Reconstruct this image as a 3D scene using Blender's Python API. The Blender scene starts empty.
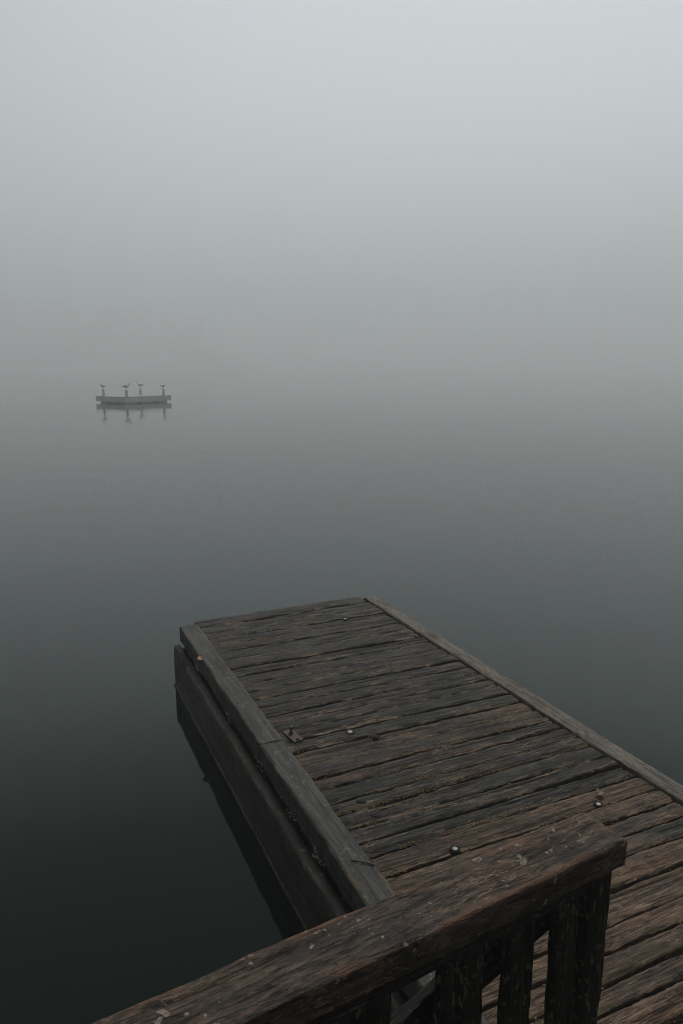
import bpy, bmesh, math, random
from mathutils import Vector, Matrix, noise
R = math.radians
sc = bpy.context.scene
C = sc.collection
random.seed(11)

# ------------------------------------------------------------------ camera
CAM_Z = 1.98
F_PX = 719.0
PITCH = math.atan(144.0 / F_PX)
cam_d = bpy.data.cameras.new('camera')
cam = bpy.data.objects.new('camera', cam_d); C.objects.link(cam)
cam.location = (0, 0, CAM_Z)
cam.rotation_euler = (math.pi / 2 - PITCH, 0, 0)
cam_d.sensor_fit = 'VERTICAL'; cam_d.sensor_height = 36.0
cam_d.lens = 36.0 * F_PX / 1024.0
cam_d.clip_start = 0.05; cam_d.clip_end = 6000
sc.camera = cam

# ------------------------------------------------------------------ sky, sun, exposure
SUN_EL, SUN_AZ = R(63), R(20)            # azimuth measured clockwise from the view direction (+Y)
w = bpy.data.worlds.new("World"); sc.world = w; w.use_nodes = True
nt = w.node_tree; nt.nodes.clear()
sky = nt.nodes.new('ShaderNodeTexSky'); sky.sky_type = 'NISHITA'; sky.sun_disc = False
sky.sun_elevation = SUN_EL; sky.sun_rotation = SUN_AZ
sky.dust_density = 4.0; sky.air_density = 1.0; sky.altitude = 0
hs = nt.nodes.new('ShaderNodeHueSaturation'); hs.inputs['Saturation'].default_value = 0.10
nt.links.new(sky.outputs['Color'], hs.inputs['Color'])
bg = nt.nodes.new('ShaderNodeBackground'); bg.inputs['Strength'].default_value = 0.102
# overcast: the Nishita sky seen through an even grey cloud sheet, brightest ahead over the lake, dim overhead
cl = nt.nodes.new('ShaderNodeMix'); cl.data_type = 'RGBA'; cl.inputs[0].default_value = 0.65
cl.inputs[7].default_value = (4.35, 4.95, 5.3, 1)
nt.links.new(hs.outputs['Color'], cl.inputs[6])
tcw = nt.nodes.new('ShaderNodeTexCoord'); sx = nt.nodes.new('ShaderNodeSeparateXYZ')
nt.links.new(tcw.outputs['Generated'], sx.inputs[0])
rw = nt.nodes.new('ShaderNodeValToRGB'); nt.links.new(sx.outputs['Z'], rw.inputs[0])
def stops(node, st):
    e = node.color_ramp.elements
    while len(e) > 1: e.remove(e[-1])
    for i, (p, c) in enumerate(st):
        q = e[0] if i == 0 else e.new(p)
        q.position = p; q.color = (c, c, c, 1)
stops(rw, [(0, 1.0), (.30, 1.0), (.42, .95), (.56, .20), (.72, .07), (1, .06)])
# the lake side is open and bright, the shore side behind the camera is gloomy
dt = nt.nodes.new('ShaderNodeVectorMath'); dt.operation = 'DOT_PRODUCT'; dt.inputs[1].default_value = (.5, .866, 0)
nt.links.new(tcw.outputs['Generated'], dt.inputs[0])
mr = nt.nodes.new('ShaderNodeMapRange'); mr.interpolation_type = 'SMOOTHSTEP'
mr.inputs['From Min'].default_value = -.35; mr.inputs['From Max'].default_value = .8
mr.inputs['To Min'].default_value = .12; mr.inputs['To Max'].default_value = 1.0
nt.links.new(dt.outputs['Value'], mr.inputs['Value'])
mw = nt.nodes.new('ShaderNodeMix'); mw.data_type = 'RGBA'; mw.blend_type = 'MULTIPLY'; mw.inputs[0].default_value = 1
mq = nt.nodes.new('ShaderNodeMath'); mq.operation = 'MULTIPLY'
nt.links.new(rw.outputs[0], mq.inputs[0]); nt.links.new(mr.outputs[0], mq.inputs[1])
nt.links.new(cl.outputs[2], mw.inputs[6]); nt.links.new(mq.outputs[0], mw.inputs[7])
nt.links.new(mw.outputs[2], bg.inputs['Color'])
wo = nt.nodes.new('ShaderNodeOutputWorld'); nt.links.new(bg.outputs['Background'], wo.inputs['Surface'])

sd = bpy.data.lights.new('sun', 'SUN'); sd.energy = 1.5; sd.angle = R(25); sd.color = (1.0, 0.97, 0.93)
sun = bpy.data.objects.new('sun', sd); C.objects.link(sun)
dirv = Vector((math.sin(SUN_AZ) * math.cos(SUN_EL), math.cos(SUN_AZ) * math.cos(SUN_EL), math.sin(SUN_EL)))
sun.rotation_euler = dirv.to_track_quat('Z', 'Y').to_euler()
sun.location = dirv * 60

sc.view_settings.view_transform = 'Standard'; sc.view_settings.look = 'None'
sc.view_settings.gamma = 1.0; sc.view_settings.use_curve_mapping = False
sc.view_settings.exposure = 0.80
sc.cycles.use_denoising = True
sc.cycles.denoiser = 'OPENIMAGEDENOISE'; sc.cycles.denoising_input_passes = 'RGB_ALBEDO_NORMAL'; sc.cycles.denoising_prefilter = 'NONE'
sc.cycles.use_adaptive_sampling = False
sc.cycles.pixel_filter_type = 'BLACKMAN_HARRIS'; sc.cycles.filter_width = 1.15
sc.cycles.volume_bounces = 8
sc.cycles.max_bounces = 14
sc.cycles.diffuse_bounces = 3
sc.cycles.sample_clamp_indirect = 6
FOG_DENSITY = 0.0072
FOG_COLOR = (0.95, 0.985, 1.0)
FOG_TOP = 58.0

# ------------------------------------------------------------------ helpers
def props(o, label=None, cat=None, group=None, kind=None):
    if label: o['label'] = label
    if cat: o['category'] = cat
    if group: o['group'] = group
    if kind: o['kind'] = kind
    return o

def empty(name, loc=(0, 0, 0), rz=0.0, **k):
    o = bpy.data.objects.new(name, None); C.objects.link(o)
    o.location = loc; o.rotation_euler = (0, 0, rz); o.empty_display_size = 0.2
    return props(o, **k)

class MB:
    """collects vertices, faces and per-vertex attributes, links them as one mesh object"""
    def __init__(s): s.v = []; s.f = []; s.g = []; s.tone = []; s.edge = []
    def build(s, name, mat, parent=None, smooth=True, loc=None):
        me = bpy.data.meshes.new(name)
        me.from_pydata(s.v, [], s.f); me.update()
        if s.g:
            a = me.attributes.new('grain', 'FLOAT_VECTOR', 'POINT')
            a.data.foreach_set('vector', [c for g in s.g for c in g])
            a = me.attributes.new('tone', 'FLOAT', 'POINT'); a.data.foreach_set('value', s.tone)
            a = me.attributes.new('edge', 'FLOAT', 'POINT'); a.data.foreach_set('value', s.edge)
        me.polygons.foreach_set('use_smooth', [smooth] * len(me.polygons))
        me.materials.append(mat)
        o = bpy.data.objects.new(name, me); C.objects.link(o)
        if loc: o.location = loc
        if parent: o.parent = parent
        return o

def N(x, y, z): return noise.noise(Vector((x, y, z)))

def board(mb, P0, P1, up, W, T, step=0.012, nw=12, nt_=4, rough=1.0, tone=0.5, r=0.006,
          edge_wob=0.003, groove=0.0016, crack=0.004, seed=None, end_wob=0.004, taper=None):
    """a weathered timber from P0 to P1 (centres of its top face), W wide, T deep"""
    P0 = Vector(P0); P1 = Vector(P1); ax = (P1 - P0); L = ax.length; ax.normalize()
    up = Vector(up); up = (up - ax * up.dot(ax)).normalized(); sd_ = up.cross(ax).normalized()
    if seed is None: seed = random.uniform(0, 500)
    nl = max(2, int(L / step))
    # profile: (across, depth, onTop, edge distance)
    prof = []
    for i in range(nw + 1):
        q = -0.5 + i / nw
        prof.append((q, 0.0, 0))
    for i in range(1, nt_ + 1): prof.append((0.5, i / nt_, 1))
    for i in range(1, 4): prof.append((0.5 - i / 3, 1.0, 2))
    for i in range(1, nt_): prof.append((-0.5, 1 - i / nt_, 3))
    n = len(prof); base = len(mb.v)
    for a in range(nl + 1):
        t = a / nl; x = t * L
        wobL = edge_wob * (N(x * 4, seed, 1.3) + 0.6 * N(x * 17, seed, 4.1) + 0.5 * N(x * 45, seed, 9))
        wobR = edge_wob * (N(x * 4, seed, 21.3) + 0.6 * N(x * 17, seed, 24.1) + 0.5 * N(x * 45, seed, 29))
        warp = 0.002 * rough * N(x * 1.2, seed, 50)
        Wx = W if taper is None else W * (1 + (taper - 1) * t)
        dend = min(x, L - x)
        for (q, dd, side) in prof:
            y = q * Wx; z = -dd * T
            if q >= 0.5: y += wobR
            elif q <= -0.5: y += wobL
            else: y += (wobR * max(0, q) + wobL * max(0, -q)) * 2
            de = Wx / 2 - abs(q * Wx)
            e = 1.0
            if side == 0:
                lowr = r * (1 + 0.9 * N(x * 9, seed + q * 3, 77))
                if de < lowr * 1.6:
                    k = 1 - de / (lowr * 1.6); z -= lowr * k * k
                e = min(1.0, de / 0.02)
                g = N(x * 2.3, y * 130 + seed, seed)
                g2 = N(x * 5.0, y * 300 + seed, seed + 9)
                z -= groove * rough * (abs(g) * 1.1 + abs(g2) * .6)
                c = N(x * 1.1 + 40, y * 55 + seed, seed + 33)
                if c > 0.28: z -= crack * min(1, (c - 0.28) * 7)
                z += warp + 0.0012 * rough * N(x * 3, y * 18, seed + 60)
            elif side in (1, 3):
                e = .25 if dd < .13 else 1.0
                y += (0.0018 * rough) * N(x * 3, z * 120, seed + 5) * (1 if q > 0 else -1)
                z += warp
            xx = x
            if dend < 0.002: xx += (end_wob * N(y * 60, seed, 3) + .3 * end_wob * N(y * 200, seed, 3))
            if dend < 0.018 and side == 0: z -= 0.004 * (1 - dend / 0.018) ** 2
            p = P0 + ax * xx + sd_ * y + up * z
            mb.v.append(tuple(p)); mb.g.append((x + seed, y, z + seed)); mb.tone.append(tone)
            mb.edge.append(min(e, 0.4 + dend / 0.03 if side == 0 else 1))
    for a in range(nl):
        for i in range(n):
            j = (i + 1) % n; A = base + a * n
            mb.f.append((A + i, A + j, A + n + j, A + n + i))
    mb.f.append(tuple(base + i for i in range(n))[::-1])
    mb.f.append(tuple(base + nl * n + i for i in range(n)))
    # wind check: flip so normals face outward is handled in fix()

def box(mb, c, s, rz=0.0):
    c = Vector(c); M = Matrix.Rotation(rz, 3, 'Z'); b = len(mb.v)
    for dz in (-.5, .5):
        for dy in (-.5, .5):
            for dx in (-.5, .5):
                mb.v.append(tuple(c + M @ Vector((dx * s[0], dy * s[1], dz * s[2]))))
    for f in ((0, 2, 3, 1), (4, 5, 7, 6), (0, 1, 5, 4), (2, 6, 7, 3), (0, 4, 6, 2), (1, 3, 7, 5)):
        mb.f.append(tuple(b + i for i in f))

def loft(mb, rings, cap=True):
    b = len(mb.v); n = len(rings[0])
    for rg in rings: mb.v += [tuple(p) for p in rg]
    for a in range(len(rings) - 1):
        for i in range(n):
            j = (i + 1) % n
            mb.f.append((b + a * n + i, b + a * n + j, b + (a + 1) * n + j, b + (a + 1) * n + i))
    if cap:
        mb.f.append(tuple(b + i for i in range(n))[::-1]); mb.f.append(tuple(b + (len(rings) - 1) * n + i for i in range(n)))

def circ(c, r, n=12, rx=None, nz=None):
    c = Vector(c)
    return [c + Vector((math.cos(2 * math.pi * i / n) * r, math.sin(2 * math.pi * i / n) * (rx or r), 0)) for i in range(n)]

def fix(o):
    bm = bmesh.new(); bm.from_mesh(o.data); bmesh.ops.recalc_face_normals(bm, faces=bm.faces); bm.to_mesh(o.data); bm.free(); return o

def blob(mb, c, s, seed, sub=1, amp=0.35):
    bm = bmesh.new(); bmesh.ops.create_icosphere(bm, subdivisions=sub, radius=1)
    b = len(mb.v)
    for v in bm.verts:
        k = 1 + amp * N(v.co.x * 1.7 + seed, v.co.y * 1.7, v.co.z * 1.7 + seed)
        mb.v.append((c[0] + v.co.x * s[0] * k, c[1] + v.co.y * s[1] * k, c[2] + v.co.z * s[2] * k))
    for f in bm.faces: mb.f.append(tuple(b + v.index for v in f.verts))
    bm.free()

# ------------------------------------------------------------------ materials
def newmat(name):
    m = bpy.data.materials.new(name); m.use_nodes = True
    t = m.node_tree; return m, t, t.nodes['Principled BSDF']
def nd(t, kind, **k):
    n = t.nodes.new('ShaderNode' + kind)
    for a, b in k.items():
        if a in n.inputs.keys(): n.inputs[a].default_value = b
        else: setattr(n, a, b)
    return n
def L(t, a, b): t.links.new(a, b)
def ramp(t, src, stops):
    n = t.nodes.new('ShaderNodeValToRGB'); e = n.color_ramp.elements
    while len(e) > 1: e.remove(e[-1])
    for i, (p, c) in enumerate(stops):
        el = e[0] if i == 0 else e.new(p)
        el.position = p; el.color = (c, c, c, 1) if isinstance(c, (int, float)) else (*c, 1)
    L(t, src, n.inputs[0]); return n.outputs[0]
def mix(t, fac, a, b, mode='MIX'):
    n = t.nodes.new('ShaderNodeMix'); n.data_type = 'RGBA'; n.blend_type = mode
    for s, v in ((0, fac), (6, a), (7, b)):
        if hasattr(v, 'is_output'): L(t, v, n.inputs[s])
        elif isinstance(v, (int, float)) : n.inputs[s].default_value = v if s == 0 else (v, v, v, 1)
        else: n.inputs[s].default_value = (*v, 1)
    return n.outputs[2]
def math_(t, op, a, b=None, clamp=False):
    n = t.nodes.new('ShaderNodeMath'); n.operation = op; n.use_clamp = clamp
    for s, v in ((0, a), (1, b)):
        if v is None: continue
        if hasattr(v, 'is_output'): L(t, v, n.inputs[s])
        else: n.inputs[s].default_value = v
    return n.outputs[0]
def mapping(t, src, scale, loc=(0, 0, 0)):
    n = t.nodes.new('ShaderNodeMapping'); n.inputs['Scale'].default_value = scale; n.inputs['Location'].default_value = loc
    L(t, src, n.inputs[0]); return n.outputs[0]
def noi(t, vec, scale, detail=4, rough=.55, dist=0.0):
    n = nd(t, 'TexNoise'); n.inputs['Scale'].default_value = scale; n.inputs['Detail'].default_value = detail
    n.inputs['Roughness'].default_value = rough; n.inputs['Distortion'].default_value = dist
    if vec is not None: L(t, vec, n.inputs['Vector'])
    return n.outputs[0]

def wood(name, dark, mid, brown, light, moss=None, moss_amt=0.0, lichen=None, lichen_amt=0.0, lmap=(36, 44, 44), dots=None,
         worn=None, roughness=0.6, spec=0.4, bump=0.5, grain_x=3.0, mottle=.6):
    m, t, p = newmat(name)
    at = nd(t, 'Attribute', attribute_name='grain').outputs['Vector']
    tone = nd(t, 'Attribute', attribute_name='tone').outputs['Fac']
    edge = nd(t, 'Attribute', attribute_name='edge').outputs['Fac']
    g1 = noi(t, mapping(t, at, (grain_x, 90, 90)), 1.0, 6, .65, .3)
    g2 = noi(t, mapping(t, at, (grain_x * 3, 420, 420)), 1.0, 3, .6)
    big = noi(t, mapping(t, at, (1.2, 6, 6)), 1.6, 4, .55, .4)
    base = mix(t, ramp(t, g1, [(.36, 0.0), (.62, 1.0)]), dark, mid)
    bsel = math_(t, 'ADD', tone, math_(t, 'MULTIPLY', math_(t, 'SUBTRACT', big, .5), 1.6))
    base = mix(t, ramp(t, bsel, [(.38, 0.0), (.85, 1.0)]), base, mix(t, ramp(t, g1, [(.3, 0.0), (.65, 1.0)]), tuple(c * .45 for c in brown), brown))
    # dry, bleached streaks
    st = noi(t, mapping(t, at, (grain_x * 1.4, 70, 70), (7, 3, 1)), 1.0, 5, .7, .2)
    st2 = noi(t, mapping(t, at, (2.0, 9, 9), (3, 1, 9)), 1.3, 3, .5)
    smask = math_(t, 'MULTIPLY', ramp(t, st, [(.56, 0.0), (.68, 1.0)]), ramp(t, st2, [(.48, 0.0), (.64, 1.0)]))
    base = mix(t, math_(t, 'MULTIPLY', smask, .75), base, light)
    # isotropic mottling, knots and damp stains
    mo = noi(t, mapping(t, at, (22, 60, 60), (4, 4, 4)), 1.0, 6, .72, .5)
    base = mix(t, mottle, base, ramp(t, mo, [(.34, .25), (.52, 1.0), (.68, 1.7)]), 'MULTIPLY')
    stn = noi(t, mapping(t, at, (4.5, 11, 11), (14, 4, 4)), 1.0, 5, .65, .8)
    base = mix(t, .8, base, ramp(t, stn, [(.36, .32), (.5, 1.0), (.7, 1.25)]), 'MULTIPLY')
    crk = noi(t, mapping(t, at, (grain_x * .8, 160, 160), (9, 2, 7)), 1.0, 4, .6, .3)
    base = mix(t, ramp(t, crk, [(.57, 0.0), (.62, .75)]), base, (.003, .003, .0025))
    # thin splits that follow the fibres, and raised pale fibres
    rg_ = noi(t, mapping(t, at, (grain_x * .55, 48, 48), (21, 5, 3)), 1.0, 5, .5, .25)
    rdg = math_(t, 'ABSOLUTE', math_(t, 'SUBTRACT', rg_, .5))
    rmask = ramp(t, noi(t, mapping(t, at, (2.5, 14, 14), (31, 5, 3)), 1.0, 3, .5), [(.42, 0.0), (.56, 1.0)])
    split = math_(t, 'MULTIPLY', ramp(t, rdg, [(.006, 1.0), (.016, 0.0)]), rmask)
    pf = noi(t, mapping(t, at, (grain_x * .9, 75, 75), (2, 15, 8)), 1.0, 4, .55, .3)
    pmask = ramp(t, noi(t, mapping(t, at, (3.5, 18, 18), (11, 25, 3)), 1.0, 3, .5), [(.50, 0.0), (.62, 1.0)])
    pale = math_(t, 'MULTIPLY', ramp(t, math_(t, 'ABSOLUTE', math_(t, 'SUBTRACT', pf, .5)), [(.008, 1.0), (.02, 0.0)]), pmask)
    base = mix(t, math_(t, 'MULTIPLY', pale, .8), base, light)
    base = mix(t, math_(t, 'MULTIPLY', split, .95), base, (.002, .002, .0018))
    # fine grain darkens
    base = mix(t, .6, base, ramp(t, g2, [(.3, .35), (.62, 1.25)]), 'MULTIPLY')
    if worn:
        em = math_(t, 'MULTIPLY', ramp(t, edge, [(.25, 1.0), (.75, 0.0)]), ramp(t, noi(t, mapping(t, at, (9, 30, 30), (2, 2, 2)), 1.0, 4, .6), [(.47, 0.0), (.6, 1.0)]))
        base = mix(t, math_(t, 'MULTIPLY', em, .7), base, worn)
    if moss:
        pat = noi(t, mapping(t, at, (3.5, 4, 4), (5, 5, 5)), 1.0, 3, .5)
        fine = noi(t, mapping(t, at, (70, 130, 130)), 1.0, 4, .7)
        em = ramp(t, edge, [(.15, 1.0), (.8, 0.0)])
        mm = math_(t, 'MULTIPLY', math_(t, 'MULTIPLY', em, ramp(t, pat, [(.5 - .06 * moss_amt, 0.0), (.6, 1.0)])), ramp(t, fine, [(.42, 0.0), (.56, 1.0)]))
        base = mix(t, mm, base, moss)
    if lichen:
        v1 = noi(t, mapping(t, at, lmap), 1.0, 3, .5, .1)
        v2 = noi(t, mapping(t, at, (5, 9, 9), (1, 8, 3)), 1.0, 3, .5)
        lm = math_(t, 'MULTIPLY', ramp(t, v1, [(.60 - .03 * lichen_amt, 0.0), (.64 - .03 * lichen_amt, 1.0)]), ramp(t, v2, [(.44, 0.0), (.52, 1.0)]))
        sp = ramp(t, noi(t, mapping(t, at, (130, 170, 170)), 1.0, 2, .5), [(.69, 0.0), (.72, 1.0)])
        lm = math_(t, 'MAXIMUM', lm, math_(t, 'MULTIPLY', sp, .6))
        lc = mix(t, noi(t, mapping(t, at, (200, 200, 200)), 1.0, 2), tuple(c * .7 for c in lichen), lichen)
        base = mix(t, math_(t, 'MULTIPLY', lm, .85), base, lc)
    if dots:
        wv = nd(t, 'VectorMath', operation='ADD')
        nz = t.nodes.new('ShaderNodeTexNoise'); nz.inputs['Scale'].default_value = 60; nz.inputs['Detail'].default_value = 5
        L(t, at, nz.inputs['Vector'])
        sc_ = nd(t, 'VectorMath', operation='SCALE'); L(t, nz.outputs['Color'], sc_.inputs[0]); sc_.inputs['Scale'].default_value = .030
        L(t, at, wv.inputs[0]); L(t, sc_.outputs[0], wv.inputs[1])
        for (scale, thr, seed_) in ((42, .36, 0), (95, .36, 7)):
            vo = nd(t, 'TexVoronoi'); vo.inputs['Scale'].default_value = scale
            L(t, mapping(t, wv.outputs[0], (.8, 1, 1), (seed_, 0, 0)), vo.inputs['Vector'])
            sp_ = nd(t, 'SeparateColor'); L(t, vo.outputs['Color'], sp_.inputs[0])
            rad = math_(t, 'MULTIPLY', ramp(t, sp_.outputs[0], [(.48, 0.0), (.95, 1.0)]), thr)
            clus = ramp(t, noi(t, mapping(t, at, (7, 12, 12), (seed_, 3, 1)), 1.0, 2, .5), [(.38, 0.0), (.54, 1.0)])
            rad = math_(t, 'MULTIPLY', rad, clus)
            dm = ramp(t, math_(t, 'SUBTRACT', rad, vo.outputs['Distance']), [(.0, 0.0), (.05, .8)])
            base = mix(t, dm, base, mix(t, noi(t, mapping(t, at, (260, 260, 260)), 1.0, 2), tuple(c * .5 for c in dots), dots))
    L(t, base, p.inputs['Base Color'])
    L(t, ramp(t, big, [(.35, roughness - .12), (.65, roughness + .12)]), p.inputs['Roughness'])
    p.inputs['Specular IOR Level'].default_value = spec
    h = math_(t, 'ADD', math_(t, 'MULTIPLY', g1, .7), math_(t, 'MULTIPLY', g2, .5))
    h = math_(t, 'ADD', h, math_(t, 'MULTIPLY', mo, .9))
    h = math_(t, 'SUBTRACT', h, math_(t, 'MULTIPLY', ramp(t, crk, [(.54, 0.0), (.62, 1.0)]), .6))
    b = nd(t, 'Bump'); b.inputs['Strength'].default_value = bump; b.inputs['Distance'].default_value = 0.006
    L(t, h, b.inputs['Height']); L(t, b.outputs[0], p.inputs['Normal'])
    return m

M_DECK = wood('deck_wood', (.006, .006, .0045), (.044, .041, .031), (.175, .108, .066), (.32, .225, .155),
              moss=(.07, .055, .02), moss_amt=-.6, worn=(.24, .17, .12), roughness=.6, spec=.3, bump=1.0, grain_x=7, mottle=.8)
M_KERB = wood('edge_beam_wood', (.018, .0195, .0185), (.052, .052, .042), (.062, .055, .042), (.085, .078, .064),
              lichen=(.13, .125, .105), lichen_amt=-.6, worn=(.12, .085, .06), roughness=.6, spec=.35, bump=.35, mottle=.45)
M_STRIP = wood('edge_strip_wood', (.07, .062, .052), (.16, .14, .115), (.18, .15, .12), (.24, .21, .17),
               lichen=(.2, .18, .15), lichen_amt=0.0, roughness=.7, spec=.3, bump=.4)
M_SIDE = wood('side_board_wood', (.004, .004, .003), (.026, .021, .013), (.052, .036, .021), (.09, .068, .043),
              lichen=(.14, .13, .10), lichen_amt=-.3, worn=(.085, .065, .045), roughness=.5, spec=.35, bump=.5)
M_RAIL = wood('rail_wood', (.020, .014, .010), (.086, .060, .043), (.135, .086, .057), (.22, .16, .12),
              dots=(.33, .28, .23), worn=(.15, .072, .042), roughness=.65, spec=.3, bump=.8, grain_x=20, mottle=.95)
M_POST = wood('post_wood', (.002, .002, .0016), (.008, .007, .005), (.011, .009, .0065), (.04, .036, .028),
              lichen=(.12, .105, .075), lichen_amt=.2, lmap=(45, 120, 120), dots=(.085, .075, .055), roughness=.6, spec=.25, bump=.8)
M_LAND = M_DECK

def simple(name, col, rough=.6, metal=0.0, n_scale=40, var=.4, bump=.2):
    m, t, p = newmat(name)
    tc = nd(t, 'TexCoord').outputs['Object']
    n = noi(t, tc, n_scale, 5, .6)
    L(t, mix(t, ramp(t, n, [(.35, 0.0), (.65, 1.0)]), tuple(c * (1 - var) for c in col), tuple(min(1, c * (1 + var)) for c in col)), p.inputs['Base Color'])
    p.inputs['Roughness'].default_value = rough; p.inputs['Metallic'].default_value = metal
    b = nd(t, 'Bump'); b.inputs['Strength'].default_value = bump; b.inputs['Distance'].default_value = .003
    L(t, n, b.inputs['Height']); L(t, b.outputs[0], p.inputs['Normal'])
    return m
M_METAL = simple('galvanised_metal', (.28, .27, .25), .45, .3, 300, .25)
M_RUST = simple('rusty_metal', (.07, .045, .038), .6, .3, 220, .5, .5)
M_HOLE = simple('hole_black', (.005, .0045, .004), .9, 0, 200, .5, .6)  # near-black colour that paints the shade inside bolt recesses
M_MOSS = simple('moss', (.14, .10, .035), .9, 0, 300, .5, .6)
M_LEAF = simple('dead_leaf', (.36, .19, .12), .7, 0, 150, .3)
M_BARK = simple('curled_bark', (.16, .12, .09), .8, 0, 150, .4)
M_RAFT = simple('raft_wood', (.52, .54, .50), .7, 0, 3, .12, .05)
M_DRUM = simple('raft_float_plastic', (.5, .52, .52), .5, 0, 6, .1)
M_WHITE = simple('white_plumage', (.8, .8, .8), .8, 0, 30, .1)
M_GREYF = simple('grey_plumage', (.55, .56, .58), .8, 0, 30, .1)
M_BILL = simple('yellow_bill', (.5, .33, .05), .5, 0, 30, .1)
M_HULL = simple('pontoon', (.012, .012, .011), .8, 0, 10, .3)
M_HILL = simple('wooded_hill', (.04, .05, .03), .9, 0, .5, .4)
M_FOL = simple('far_foliage', (.035, .045, .028), .8, 0, .8, .4)

# ------------------------------------------------------------------ water
def make_water():
    m, t, p = newmat('lake_water')
    p.inputs['Base Color'].default_value = (.0016, .0026, .0018, 1)
    p.inputs['Roughness'].default_value = 0.05
    p.inputs['IOR'].default_value = 1.36; p.inputs['Specular Tint'].default_value = (.60, .96, .80, 1)
    tc = nd(t, 'TexCoord').outputs['Object']
    a = noi(t, mapping(t, tc, (1, 1.7, 1)), 5.5, 2, .5, .3)
    b_ = noi(t, mapping(t, tc, (1, 1.4, 1), (3, 4, 0)), 1.1, 2, .5, .2)
    patch = ramp(t, noi(t, mapping(t, tc, (.6, 1.0, 1), (11, 2, 0)), .16, 3, .5, .3), [(.42, .25), (.62, 1.0)])
    h = math_(t, 'ADD', math_(t, 'MULTIPLY', a, .13), math_(t, 'MULTIPLY', b_, .4))
    h = math_(t, 'MULTIPLY', h, patch)
    bp = nd(t, 'Bump'); bp.inputs['Strength'].default_value = 1.0; bp.inputs['Distance'].default_value = .012
    L(t, h, bp.inputs['Height']); L(t, bp.outputs[0], p.inputs['Normal'])
    mb = MB(); S = 1500; mb.v = [(-S, -S, 0), (S, -S, 0), (S, S, 0), (-S, S, 0)]; mb.f = [(0, 1, 2, 3)]
    props(mb.build('lake_water', m, smooth=False), kind='structure', label='still dark lake water fading into fog', cat='water')
    mb = MB(); box(mb, (0, 0, -2.6), (3000, 3000, .2))
    props(mb.build('lake_bed', M_HULL, smooth=False), kind='structure', label='dark bed of the lake under the water', cat='ground')
make_water()

# haze
mb = MB(); box(mb, (0, 0, (FOG_TOP - 3.8) / 2), (3060, 3060, FOG_TOP + 3.8))
hm = bpy.data.materials.new('haze'); hm.use_nodes = True; ht = hm.node_tree; ht.nodes.clear()
pv = ht.nodes.new('ShaderNodeVolumePrincipled'); ho = ht.nodes.new('ShaderNodeOutputMaterial')
pv.inputs['Color'].default_value = (*FOG_COLOR, 1); pv.inputs['Density'].default_value = FOG_DENSITY
pv.inputs['Anisotropy'].default_value = 0.2
ht.links.new(pv.outputs[0], ho.inputs['Volume'])
props(mb.build('haze', hm, smooth=False), kind='stuff', label='thick pale grey fog lying over the whole lake', cat='fog')

# ------------------------------------------------------------------ floating dock: local x = across, local y = along
BEAR = math.atan(-334.5 / 733.0)
dock = empty('wooden_dock', (0, 0, 0), -BEAR, label='weathered dark plank dock running out over the still lake', cat='dock')
DZ = CAM_Z - 1.66          # deck
KZ = CAM_Z - 1.60          # top of the edge beam
BZ = CAM_Z - 1.72          # top of the side board
seams = [4.61, 4.46, 4.32, 4.21, 4.10, 3.99, 3.855, 3.71, 3.61, 3.48, 3.385, 3.29, 3.20, 3.10, 3.006, 2.92, 2.82,
         2.72, 2.61, 2.50, 2.415, 2.315, 2.235, 2.136, 2.054, 1.972, 1.86, 1.77, 1.69, 1.606, 1.497, 1.39, 1.309,
         1.23, 1.159, 1.07, .98, .89, .79, .70]
brown_mid = {(2.315, 2.415), }
def tone_at(y):
    # planks nearer the shore are mostly browner
    if y > 2.75: return random.uniform(.05, .38)
    if y > 2.40: return random.uniform(.45, .75)
    if y > 1.98: return random.uniform(.12, .40)
    if y > 1.86: return .65
    return random.uniform(.62, .95)
mb = MB()
x0, x1 = .945, 2.262
for i in range(len(seams) - 1):
    a, b = seams[i], seams[i + 1]
    gap = random.choice([.009, .011, .013, .016])
    if 2.5 < (a + b) / 2 < 2.62: gap = .010
    c = (a + b) / 2; W = a - b - gap
    sk = random.uniform(-.006, .006) + (.012 if i < 3 else 0)
    dx = random.uniform(-.006, .006); dz = random.uniform(-.0045, .004)
    xa, xb = .978 + dx, x1 - .012 + random.uniform(-.008, .006)
    if i == 0: xa, xb = 1.01, 2.245; dz = -.004; gap = .004
    if i == 1: xa, xb = .98, 2.252; dz = -.002
    near = a < 2.9
    board(mb, (xa, c - sk, DZ + dz), (xb, c + sk, DZ + dz + random.uniform(-.002, .002)), (0, 0, 1), W, .045,
          step=.010 if near else .013, nw=15 if near else 10, tone=tone_at(c), r=.008, edge_wob=.006,
          groove=.0034, crack=.009, rough=1.2)
y = seams[-1]
while y > -1.6:
    board(mb, (x0 + .01, y - .047, DZ), (x1 - .012, y - .047, DZ), (0, 0, 1), .088, .045, step=.08, nw=5, nt_=2, tone=.6)
    y -= .097
fix(mb.build('deck', M_DECK, dock))

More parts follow.
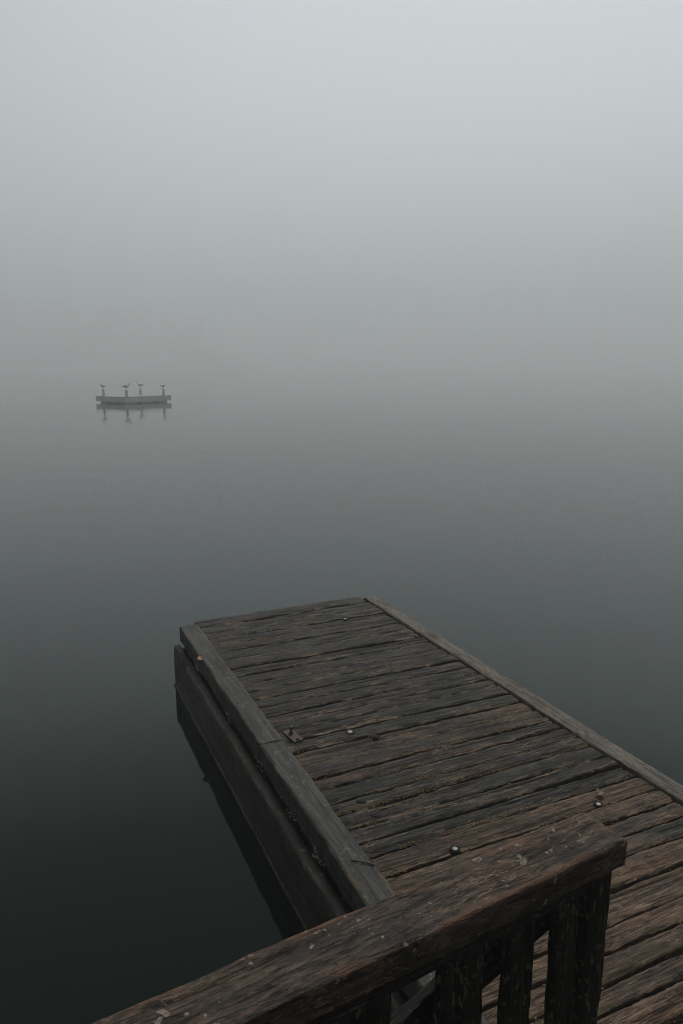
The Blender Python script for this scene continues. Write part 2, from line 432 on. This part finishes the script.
# left edge beam: two timbers butted end to end, parts of one beam
mb = MB()
def kx(y): return .9165 + (y - 1.72) * .0004
JO = 2.75
def kw(y): return .104 + (y - 1.72) * .002
board(mb, (kx(JO + .004), JO + .004, KZ + .001), (kx(4.36), 4.36, KZ - .002), (0, 0, 1), kw(JO), .10, step=.012, nw=16, nt_=8, tone=.25,
      r=.004, edge_wob=.006, groove=.0009, crack=.003, rough=.7, taper=kw(4.36) / kw(JO), end_wob=.01)
board(mb, (kx(-1.6), -1.6, KZ), (kx(JO - .003), JO - .003, KZ), (0, 0, 1), kw(-.2), .10, step=.012, nw=16, nt_=8, tone=.35,
      r=.004, edge_wob=.006, groove=.0009, crack=.003, rough=.7, taper=kw(JO) / kw(-.2), end_wob=.01)
fix(mb.build('edge_beam', M_KERB, dock))

# side board standing in the water, slightly proud, with a rubbing strip low down
mb = MB()
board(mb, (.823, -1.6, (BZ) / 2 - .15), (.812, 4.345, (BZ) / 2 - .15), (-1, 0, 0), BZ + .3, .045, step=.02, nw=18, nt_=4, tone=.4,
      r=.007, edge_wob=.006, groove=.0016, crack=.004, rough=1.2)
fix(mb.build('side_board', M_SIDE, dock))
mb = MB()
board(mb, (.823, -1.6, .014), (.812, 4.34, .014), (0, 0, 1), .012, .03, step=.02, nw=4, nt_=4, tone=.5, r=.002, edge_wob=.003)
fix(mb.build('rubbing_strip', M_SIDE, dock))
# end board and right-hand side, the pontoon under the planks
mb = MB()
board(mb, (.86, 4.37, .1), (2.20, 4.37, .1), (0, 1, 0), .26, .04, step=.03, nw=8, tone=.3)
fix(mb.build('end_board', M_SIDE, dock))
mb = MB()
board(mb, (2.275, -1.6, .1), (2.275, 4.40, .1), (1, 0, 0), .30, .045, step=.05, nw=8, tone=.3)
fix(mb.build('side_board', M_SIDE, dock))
mb = MB()
board(mb, (2.308, -1.6, DZ + .010), (2.306, 4.56, DZ + .002), (0, 0, 1), .092, .035, step=.014, nw=10, nt_=4, tone=.55,
      r=.005, edge_wob=.004, groove=.0008, crack=.002, rough=.8)
fix(mb.build('edge_strip', M_STRIP, dock))
mb = MB()
box(mb, (1.56, 1.34, -.02), (1.30, 5.88, .46)); 
mb.build('pontoon', M_HULL, dock, smooth=False)
mb = MB()
for yy in (-1.2, -.3, .6, 1.5, 2.4, 3.3, 4.2):
    box(mb, (1.56, yy, .2425), (1.28, .07, .061))
mb.build('joists', M_SIDE, dock, smooth=False)

# moss and grit in the gaps
mb = MB()
for i, s_ in enumerate(seams[:-1]):
    dens = 230 if 1.7 < s_ < 2.55 else (40 if s_ < 3.2 else 10)
    for k in range(dens):
        xx = random.uniform(.98, 2.24)
        if N(xx * 5.1, s_ * 9, 4) < .05: continue
        if s_ > 1.7 and random.random() < (xx - 1.0) * .5: continue
        rr = random.uniform(.001, .0032)
        blob(mb, (xx, s_ + random.gauss(0, .0055), DZ - .003 + random.uniform(-.004, .003)), (rr * random.uniform(1, 3), rr, rr), k * 1.3, 1, .5)
g = mb.build('moss', M_MOSS, dock); g['kind'] = 'stuff'; g['label'] = 'yellowish moss and grit caught between the deck planks'

# metal fittings
def disc(mb, c, r, h, n=20, tilt=0.0, dome=.3):
    c = Vector(c); rings = []
    for (rr, zz) in ((1, 0), (1, h * .6), (.85, h), (.4, h * (1 + dome)), (.05, h * (1 + dome * 1.2))):
        rings.append([c + Vector((math.cos(2 * math.pi * i / n) * r * rr, math.sin(2 * math.pi * i / n) * r * rr, zz + tilt * math.cos(2 * math.pi * i / n) * r)) for i in range(n)])
    loft(mb, rings)
for (xx, yy, r_) in ((1.314, 2.784, .015), (1.297, 1.880, .0115), (1.937, 4.187, .012), (1.95, 1.872, .011)):
    mb = MB()
    ring = []
    cz = DZ + .0005
    for rr, zz in ((1.75, -.004), (1.6, .0022), (1.1, .003), (.9, -.001)):
        ring.append([Vector((xx + math.cos(2 * math.pi * i / 20) * r_ * rr * (1 + .12 * N(i, xx * 9, 1)), yy + math.sin(2 * math.pi * i / 20) * r_ * rr * (1 + .12 * N(i, yy * 9, 5)), cz + zz)) for i in range(20)])
    loft(mb, ring)
    seat = fix(mb.build('bolt_hole', M_HOLE, dock));  # raised black ring, the dark of the recess painted in its colour
    mb = MB(); disc(mb, (xx, yy, cz + .001), r_ * .82, .0016, tilt=.04)
    fix(mb.build('bolt_head', M_METAL, seat))
for (xx, yy) in ((1.125, 2.273), (1.134, 2.170), (1.012, 2.178), (1.004, 2.270), (1.139, 3.603), (1.16, 3.50), (1.40, 2.70)):
    mb = MB(); blob(mb, (xx, yy, DZ - .001), (.019, .016, .0035), xx * 30, 3, .5)
    mb.build('hole_disc', M_HOLE, dock)  # flat black disc painted as a dark hole, nothing is cut into the deck
# rusty plate with a bolt standing on it
mb = MB(); box(mb, (0, 0, .004), (.046, .115, .007))
plate = mb.build('base_plate', M_RUST, dock, smooth=False, loc=(1.055, 2.85, DZ + .002)); plate.rotation_euler = (0, 0, R(8))
plate['label'] = 'rusty base plate screwed to the deck boards'
mb = MB()
ringz = [(.011, 0), (.011, .008), (.006, .010), (.006, .024), (.011, .025), (.011, .034), (.003, .036)]
loft(mb, [circ((0, 0, z), r_, 8) for r_, z in ringz])
bo = fix(mb.build('bolt', M_RUST, plate)); bo.location = (.002, .018, .008)
mb = MB(); loft(mb, [circ((0, 0, z), r_, 8) for r_, z in ((.009, 0), (.009, .006), (.003, .007))])
bo = fix(mb.build('bolt', M_RUST, plate)); bo.location = (.002, -.045, .008)
# bent nail lying on the beam
mb = MB(); pts = [(.905, 1.905, KZ + .001), (.925, 1.885, KZ + .004), (.945, 1.872, KZ + .003), (.962, 1.850, KZ + .002)]
rg = []
for q, pt in enumerate(pts):
    rg.append([Vector(pt) + Vector((0.5, .6, 0)).normalized() * math.cos(a) * .003 + Vector((0, 0, 1)) * (math.sin(a) * .003 + .001) for a in [2 * math.pi * k / 6 for k in range(6)]])
loft(mb, rg); nl_ = fix(mb.build('bent_nail', M_RUST, dock))
# pale barnacle-like crust along the joint under the beam
mb = MB()
for k in range(150):
    yy = random.choice([random.gauss(2.75, .03), random.gauss(2.35, .05), random.gauss(2.08, .03), random.gauss(3.25, .03), random.gauss(3.9, .02), random.uniform(1.8, 4.2)])
    rr = random.uniform(.0012, .0045)
    blob(mb, (kx(yy) - kw(yy) / 2 - .003 + random.uniform(-.006, .004), yy, BZ + .01 + random.uniform(-.004, .03)), (rr, rr * 1.4, rr), k, 1, .5)
g = mb.build('lichen_crust', simple('lichen_crust', (.26, .25, .21), .9, 0, 200, .4), dock); g['kind'] = 'stuff'

def leaf(name, loc, s, mat, rot, label, cat):
    mb = MB(); n = 9; rows = []
    for j in range(n):
        t = j / (n - 1); wd = s * .42 * math.sin(math.pi * min(1, t * .93 + .05)) ** .8
        for thick in (0,):
            rows.append([Vector((wd * q, s * (t - .5), s * .18 * (q * q) + s * .12 * math.sin(t * 4) + .03 * s * N(q * 3, t * 5, s * 90))) for q in (-1, -.6, -.2, .2, .6, 1)])
    b = len(mb.v)
    for r_ in rows: mb.v += [tuple(p) for p in r_]
    for j in range(n - 1):
        for i in range(5): mb.f.append((b + j * 6 + i, b + j * 6 + i + 1, b + (j + 1) * 6 + i + 1, b + (j + 1) * 6 + i))
    o = mb.build(name, mat); md = o.modifiers.new('solid', 'SOLIDIFY'); md.thickness = .0012
    o.location = loc; o.rotation_euler = rot
    return props(o, label, cat)
def dloc(lat, lon, z):
    n = (math.cos(BEAR), -math.sin(BEAR)); d = (math.sin(BEAR), math.cos(BEAR))
    return (lat * n[0] + lon * d[0], lat * n[1] + lon * d[1], z)
leaf('fallen_leaf', dloc(.868, 3.80, KZ - .004), .055, M_LEAF, (R(8), R(-38), -BEAR + .15), 'small orange fallen leaf stuck on the outer edge of the left beam', 'leaf')
leaf('bark_curl', dloc(2.0, 1.92, DZ + .008), .035, M_BARK, (R(10), R(20), -BEAR - 1.1), 'small pale curl of bark on the planks just past the handrail end', 'bark')

# ------------------------------------------------------------------ landing under the camera and its railing
CH = .75                                          # camera height above the cap
A = Vector((-.293, .705)); Bp = Vector((.4225, 1.1185)); Cf = Vector((.465, 1.043))
u = Vector((.8665, .4992)); nrm = Vector((u.y, -u.x))           # along the rail / towards the camera
capW = .090; capZ = CAM_Z - CH
endb = Bp + Vector((-.4992, .8665)) * .003
front0 = endb + nrm * capW
RZ = math.atan2(u.y, u.x)
rail = empty('handrail', (endb.x, endb.y, DZ), RZ, label='dark wooden handrail with lichen spotted cap crossing the bottom foreground', cat='handrail')
# local frame: x along the rail (0 at the right end, negative to the left), y away from the camera, cap between y=-capW and 0
mb = MB(); hz = capZ - DZ
board(mb, (-2.6, -capW / 2, hz), (0, -capW / 2, hz), (0, 0, 1), capW, .048, step=.006, nw=24, nt_=8, tone=.55, r=.0035,
      edge_wob=.003, groove=.0012, crack=.0025, rough=1.0, end_wob=.006, seed=12.3)
fix(mb.build('cap_rail', M_RAIL, rail))

def ray(px, py):
    a = px - 341.5; t = py - 512
    return Vector((a, F_PX * math.cos(PITCH) - t * math.sin(PITCH), -(t * math.cos(PITCH) + F_PX * math.sin(PITCH))))
def on_rail(px, py, yl):
    """point of the vertical plane local y = yl seen at a pixel, in rail coordinates (x, z)"""
    r_ = ray(px, py); n3 = Vector((-u.y, u.x)); o = endb + n3 * yl
    s = (o.x * n3.x + o.y * n3.y) / (r_.x * n3.x + r_.y * n3.y)
    P = Vector((r_.x * s, r_.y * s)); return ((P - endb).dot(u), CAM_Z + r_.z * s - DZ)
YF = -capW + .018
# the skirt under the cap
mb = MB()
board(mb, (-2.6, YF + .004, hz - .048 - .027), (-.035, YF + .004, hz - .048 - .027), (0, -1, 0), .05, .03, step=.012, nw=8, tone=.3, edge_wob=.003)
fix(mb.build('skirt_board', M_POST, rail))
def upright(name, pl, pr, ztop, depth=.045, yf=YF, zb=0.0, cut=0.0):
    """upright whose front face spans two pixels (left, right) at about row 980"""
    xl = on_rail(pl, 985, yf + depth)[0]; xr = on_rail(pr, 985, yf)[0]; xl = min(xl, xr - .022)
    mb = MB()
    board(mb, ((xl + xr) / 2, yf, zb), ((xl + xr) / 2, yf, ztop), (0, -1, 0), xr - xl, depth, step=.012, nw=10, tone=.4, r=.005,
          edge_wob=.004, groove=.0025, crack=.006, rough=1.6)
    o = fix(mb.build(name, M_POST, rail)); return xl, xr
print('post x', on_rail(603, 985, YF), on_rail(615, 864, YF), on_rail(548, 985, YF))
ZT = hz - .048
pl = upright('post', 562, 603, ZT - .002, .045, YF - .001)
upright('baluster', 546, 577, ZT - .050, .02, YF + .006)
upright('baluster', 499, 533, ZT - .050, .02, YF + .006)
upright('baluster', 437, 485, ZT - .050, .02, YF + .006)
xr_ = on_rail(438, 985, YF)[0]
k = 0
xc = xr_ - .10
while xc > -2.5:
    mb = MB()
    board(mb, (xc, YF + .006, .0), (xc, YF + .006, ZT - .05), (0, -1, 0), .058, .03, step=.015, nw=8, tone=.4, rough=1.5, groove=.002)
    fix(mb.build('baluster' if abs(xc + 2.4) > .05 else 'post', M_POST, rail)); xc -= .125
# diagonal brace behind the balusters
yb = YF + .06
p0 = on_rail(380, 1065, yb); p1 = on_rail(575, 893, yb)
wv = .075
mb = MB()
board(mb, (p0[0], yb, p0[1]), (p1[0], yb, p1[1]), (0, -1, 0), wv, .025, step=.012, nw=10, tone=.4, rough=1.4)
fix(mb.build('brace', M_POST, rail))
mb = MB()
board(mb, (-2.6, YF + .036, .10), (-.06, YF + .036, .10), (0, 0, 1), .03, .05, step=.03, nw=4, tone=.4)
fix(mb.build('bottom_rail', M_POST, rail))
print('brace', p0, p1)

# the landing the railing stands on (under the camera)
land = empty('wooden_landing', (endb.x, endb.y, 0), RZ, label='plank landing behind the handrail at the shore end of the dock', cat='landing')
mb = MB(); yy = .0
ang = RZ - (-BEAR)
for k in range(16):
    yc = .0 - k * .1 - .02
    # right end follows the dock's left side
    xr2 = on = -.045 + yc * math.tan(ang) - .012
    board(mb, (-2.7, yc, DZ - .003), (xr2 - .0, yc, DZ - .003), (0, 0, 1), .09, .04, step=.06, nw=5, nt_=2, tone=.6)
fix(mb.build('deck', M_DECK, land))
mb = MB()
for xx in (-2.55, -1.4, -.30):
    for yy in (-.06, -1.45):
        loft(mb, [circ((xx, yy, z), .06, 14) for z in (-2.4, -1, 0, .27)])
fix(mb.build('piles', M_SIDE, land))
mb = MB()
box(mb, (-1.45, -.035, .20), (2.4, .05, .14)); box(mb, (-1.45, -1.5, .20), (2.4, .05, .14))
fix(mb.build('bearers', M_SIDE, land, smooth=False))

# ------------------------------------------------------------------ raft far out with four gulls on its corner posts
RD = 42.2
def pix_ground(px, py):
    r_ = ray(px, py); s = -CAM_Z / r_.z; return Vector((r_.x * s, r_.y * s))
rc = pix_ground(134.3, 402.2)
s_ = rc.length / 733.0
right = Vector((rc.y, -rc.x)).normalized(); away = rc.normalized()
Uv = right * 2.1 + away * 1.65; Vv = right * 1.3 - away * 1.65
rang = math.atan2(Uv.y, Uv.x)
raft = empty('floating_raft', (rc.x, rc.y, 0), rang, label='low square raft with four short posts floating in the fog', cat='raft')
hu, hv = Uv.length / 2, Vv.length / 2
mb = MB()
for k in range(20):
    yy = -hv - .3 + (k + .5) * (2 * hv + .6) / 20
    box(mb, (0, yy, .36), (2 * hu + .7, (2 * hv + .6) / 20 - .012, .04))
mb.build('deck', simple('raft_deck_wood', (.30, .31, .29), .8, 0, 3, .1), raft, smooth=False)
mb = MB()
for sy in (-1, 1): box(mb, (0, sy * (hv + .26), .21), (2 * hu + .66, .05, .255))
for sx in (-1, 1): box(mb, (sx * (hu + .30), 0, .21), (.05, 2 * hv + .46, .255))
mb.build('frame', M_RAFT, raft, smooth=False)
for sx in (-.8, 0, .8):
    for sy in (-1, 1):
        mb = MB(); rg = []
        for q in range(9):
            xx = -.42 + q * .105; rr = .24 if 0 < q < 8 else .20
            rg.append([Vector((sx * hu + xx, sy * (hv - .1) + rr * math.cos(a), .04 + rr * math.sin(a) * .7)) for a in [2 * math.pi * i / 16 for i in range(16)]])
        loft(mb, rg); fix(mb.build('float_drum', M_DRUM, raft))
mb = MB(); loft(mb, [circ((0, 0, z), r_, 10) for r_, z in ((.075, 0), (.072, .36), (.068, .38), (.02, .385))])
post0 = fix(mb.build('post', M_RAFT, raft))
corners = [(-hu, hv), (-hu, -hv), (hu, hv), (hu, -hv)]
for i, (cx, cy) in enumerate(corners):
    p_ = post0 if i == 0 else post0.copy()
    if i: C.objects.link(p_); p_.parent = raft
    p_.location = (cx, cy, .38)

def gull(loc, rz, label):
    g = empty('gull', loc, rz); g.scale = (1.25, 1.45, 1.35); props(g, label=label, cat='gull', group='gulls perched on the raft posts')
    mb = MB(); rg = []
    # body, neck and head as one lofted figure; spine from tail to brow, local +x is forward
    sp = [(-.17, .155, .012, .010), (-.13, .15, .035, .028), (-.07, .145, .058, .055), (0, .145, .068, .072), (.06, .155, .060, .066),
          (.095, .19, .040, .045), (.115, .225, .034, .036), (.128, .255, .036, .036), (.15, .268, .028, .028), (.168, .268, .012, .012)]
    for i, (x, z, ry, rz_) in enumerate(sp):
        a = sp[max(0, i - 1)]; b = sp[min(len(sp) - 1, i + 1)]
        tn = Vector((b[0] - a[0], 0, b[1] - a[1])).normalized(); upv = Vector((-tn.z, 0, tn.x))
        rg.append([Vector((x, 0, z)) + Vector((0, 1, 0)) * ry * math.cos(t) + upv * rz_ * math.sin(t) for t in [2 * math.pi * k / 12 for k in range(12)]])
    loft(mb, rg); fix(mb.build('body', M_WHITE, g))
    for s in (-1, 1):
        mb = MB(); rg = []
        for (x, z, h_) in ((.06, .165, .012), (.02, .165, .045), (-.05, .16, .05), (-.12, .155, .032), (-.2, .15, .012), (-.245, .148, .004)):
            yo = .062 if x > -.1 else .035 - .08 * (-.1 - x)
            rg.append([Vector((x, s * yo + .008 * math.cos(t), z + h_ * math.sin(t))) for t in [2 * math.pi * k / 8 for k in range(8)]])
        loft(mb, rg); fix(mb.build('wing', M_GREYF, g))
        mb = MB(); loft(mb, [circ((.005, s * .025, z), r_, 6) for r_, z in ((.012, 0), (.005, .008), (.005, .07), (.010, .10))])
        fix(mb.build('leg', M_BILL, g))
    mb = MB(); rg = []
    for (x, r_) in ((.165, .010), (.195, .008), (.215, .003)):
        rg.append([Vector((x, r_ * .7 * math.cos(t), .266 - (x - .165) * .2 + r_ * math.sin(t))) for t in [2 * math.pi * k / 8 for k in range(8)]])
    loft(mb, rg); fix(mb.build('bill', M_BILL, g))
    return g
glab = [('pale gull on the leftmost post of the raft', R(150)), ('pale gull on the second raft post from the left, nearest corner', R(20)),
        ('pale gull on the third raft post from the left, farthest corner', R(170)), ('pale gull on the rightmost post of the raft', R(75))]
for (cx, cy), (lb, rz) in zip(corners, glab):
    M_ = Matrix.Rotation(rang, 2); q = M_ @ Vector((cx, cy))
    gull((rc.x + q.x, rc.y + q.y, .765), rz, lb)

# ------------------------------------------------------------------ wooded headland lost in the fog, left
def at_dist(px, d):
    r_ = ray(px, 368); v = Vector((r_.x, r_.y)).normalized() * d; return v
mb = MB()
nx, ny = 60, 24
hc = at_dist(-215, 680)
for j in range(ny + 1):
    for i in range(nx + 1):
        fx = i / nx * 2 - 1; fy = j / ny * 2 - 1
        X = fx * 350; Y = fy * 60
        k = max(0, 1 - abs(fx) ** 3) * max(0, 1 - fy * fy)
        z = -1.5 + k ** .6 * 40 + (2.0 * N(X * .06, Y * .06, 3)) * k
        mb.v.append((hc.x + X - 2, hc.y + Y, z))
for j in range(ny):
    for i in range(nx):
        b = j * (nx + 1) + i; mb.f.append((b, b + 1, b + nx + 2, b + nx + 1))
props(mb.build('headland', M_HILL), kind='structure', label='low wooded headland barely showing through the fog on the left', cat='hill')
hob = mb
mb = MB(); rnd = random.Random(5)
for k in range(300):
    fx = rnd.uniform(-.95, .9); fy = rnd.uniform(-.98, .5)
    X = hc.x + fx * 350 - 2; Y = hc.y + fy * 60
    kk = max(0, 1 - abs(fx) ** 3) * max(0, 1 - fy * fy); z = -1.5 + kk ** .6 * 40
    h = rnd.uniform(12, 19)
    loft(mb, [[Vector((X + r_ * math.cos(a), Y + r_ * math.sin(a), z + zz)) for a in [math.pi / 3 * i for i in range(6)]] for r_, zz in ((.4, -1), (.25, h * .6), (.05, h))])
    for c_ in range(60):
        t = rnd.uniform(.15, 1); rad = (1 - t) * h * .26 + .6; a = rnd.uniform(0, 6.28); q = rad * rnd.random() ** .5
        cx, cy, cz = X + q * math.cos(a), Y + q * math.sin(a), z + h * t
        for m_ in range(7):
            s = rnd.uniform(.5, 1.2); o = Vector((rnd.gauss(0, .8), rnd.gauss(0, .8), rnd.gauss(0, .5)))
            d1 = Vector((rnd.gauss(0, 1), rnd.gauss(0, 1), rnd.gauss(0, .6))).normalized() * s; d2 = Vector((rnd.gauss(0, 1), rnd.gauss(0, 1), rnd.gauss(0, .6))).normalized() * s
            b = len(mb.v); p = Vector((cx, cy, cz)) + o
            mb.v += [tuple(p), tuple(p + d1), tuple(p + d1 + d2), tuple(p + d2)]; mb.f.append((b, b + 1, b + 2, b + 3))
props(mb.build('foggy_wood', M_FOL, smooth=False), kind='stuff', label='far off wood on the headland, almost swallowed by fog', cat='wood')
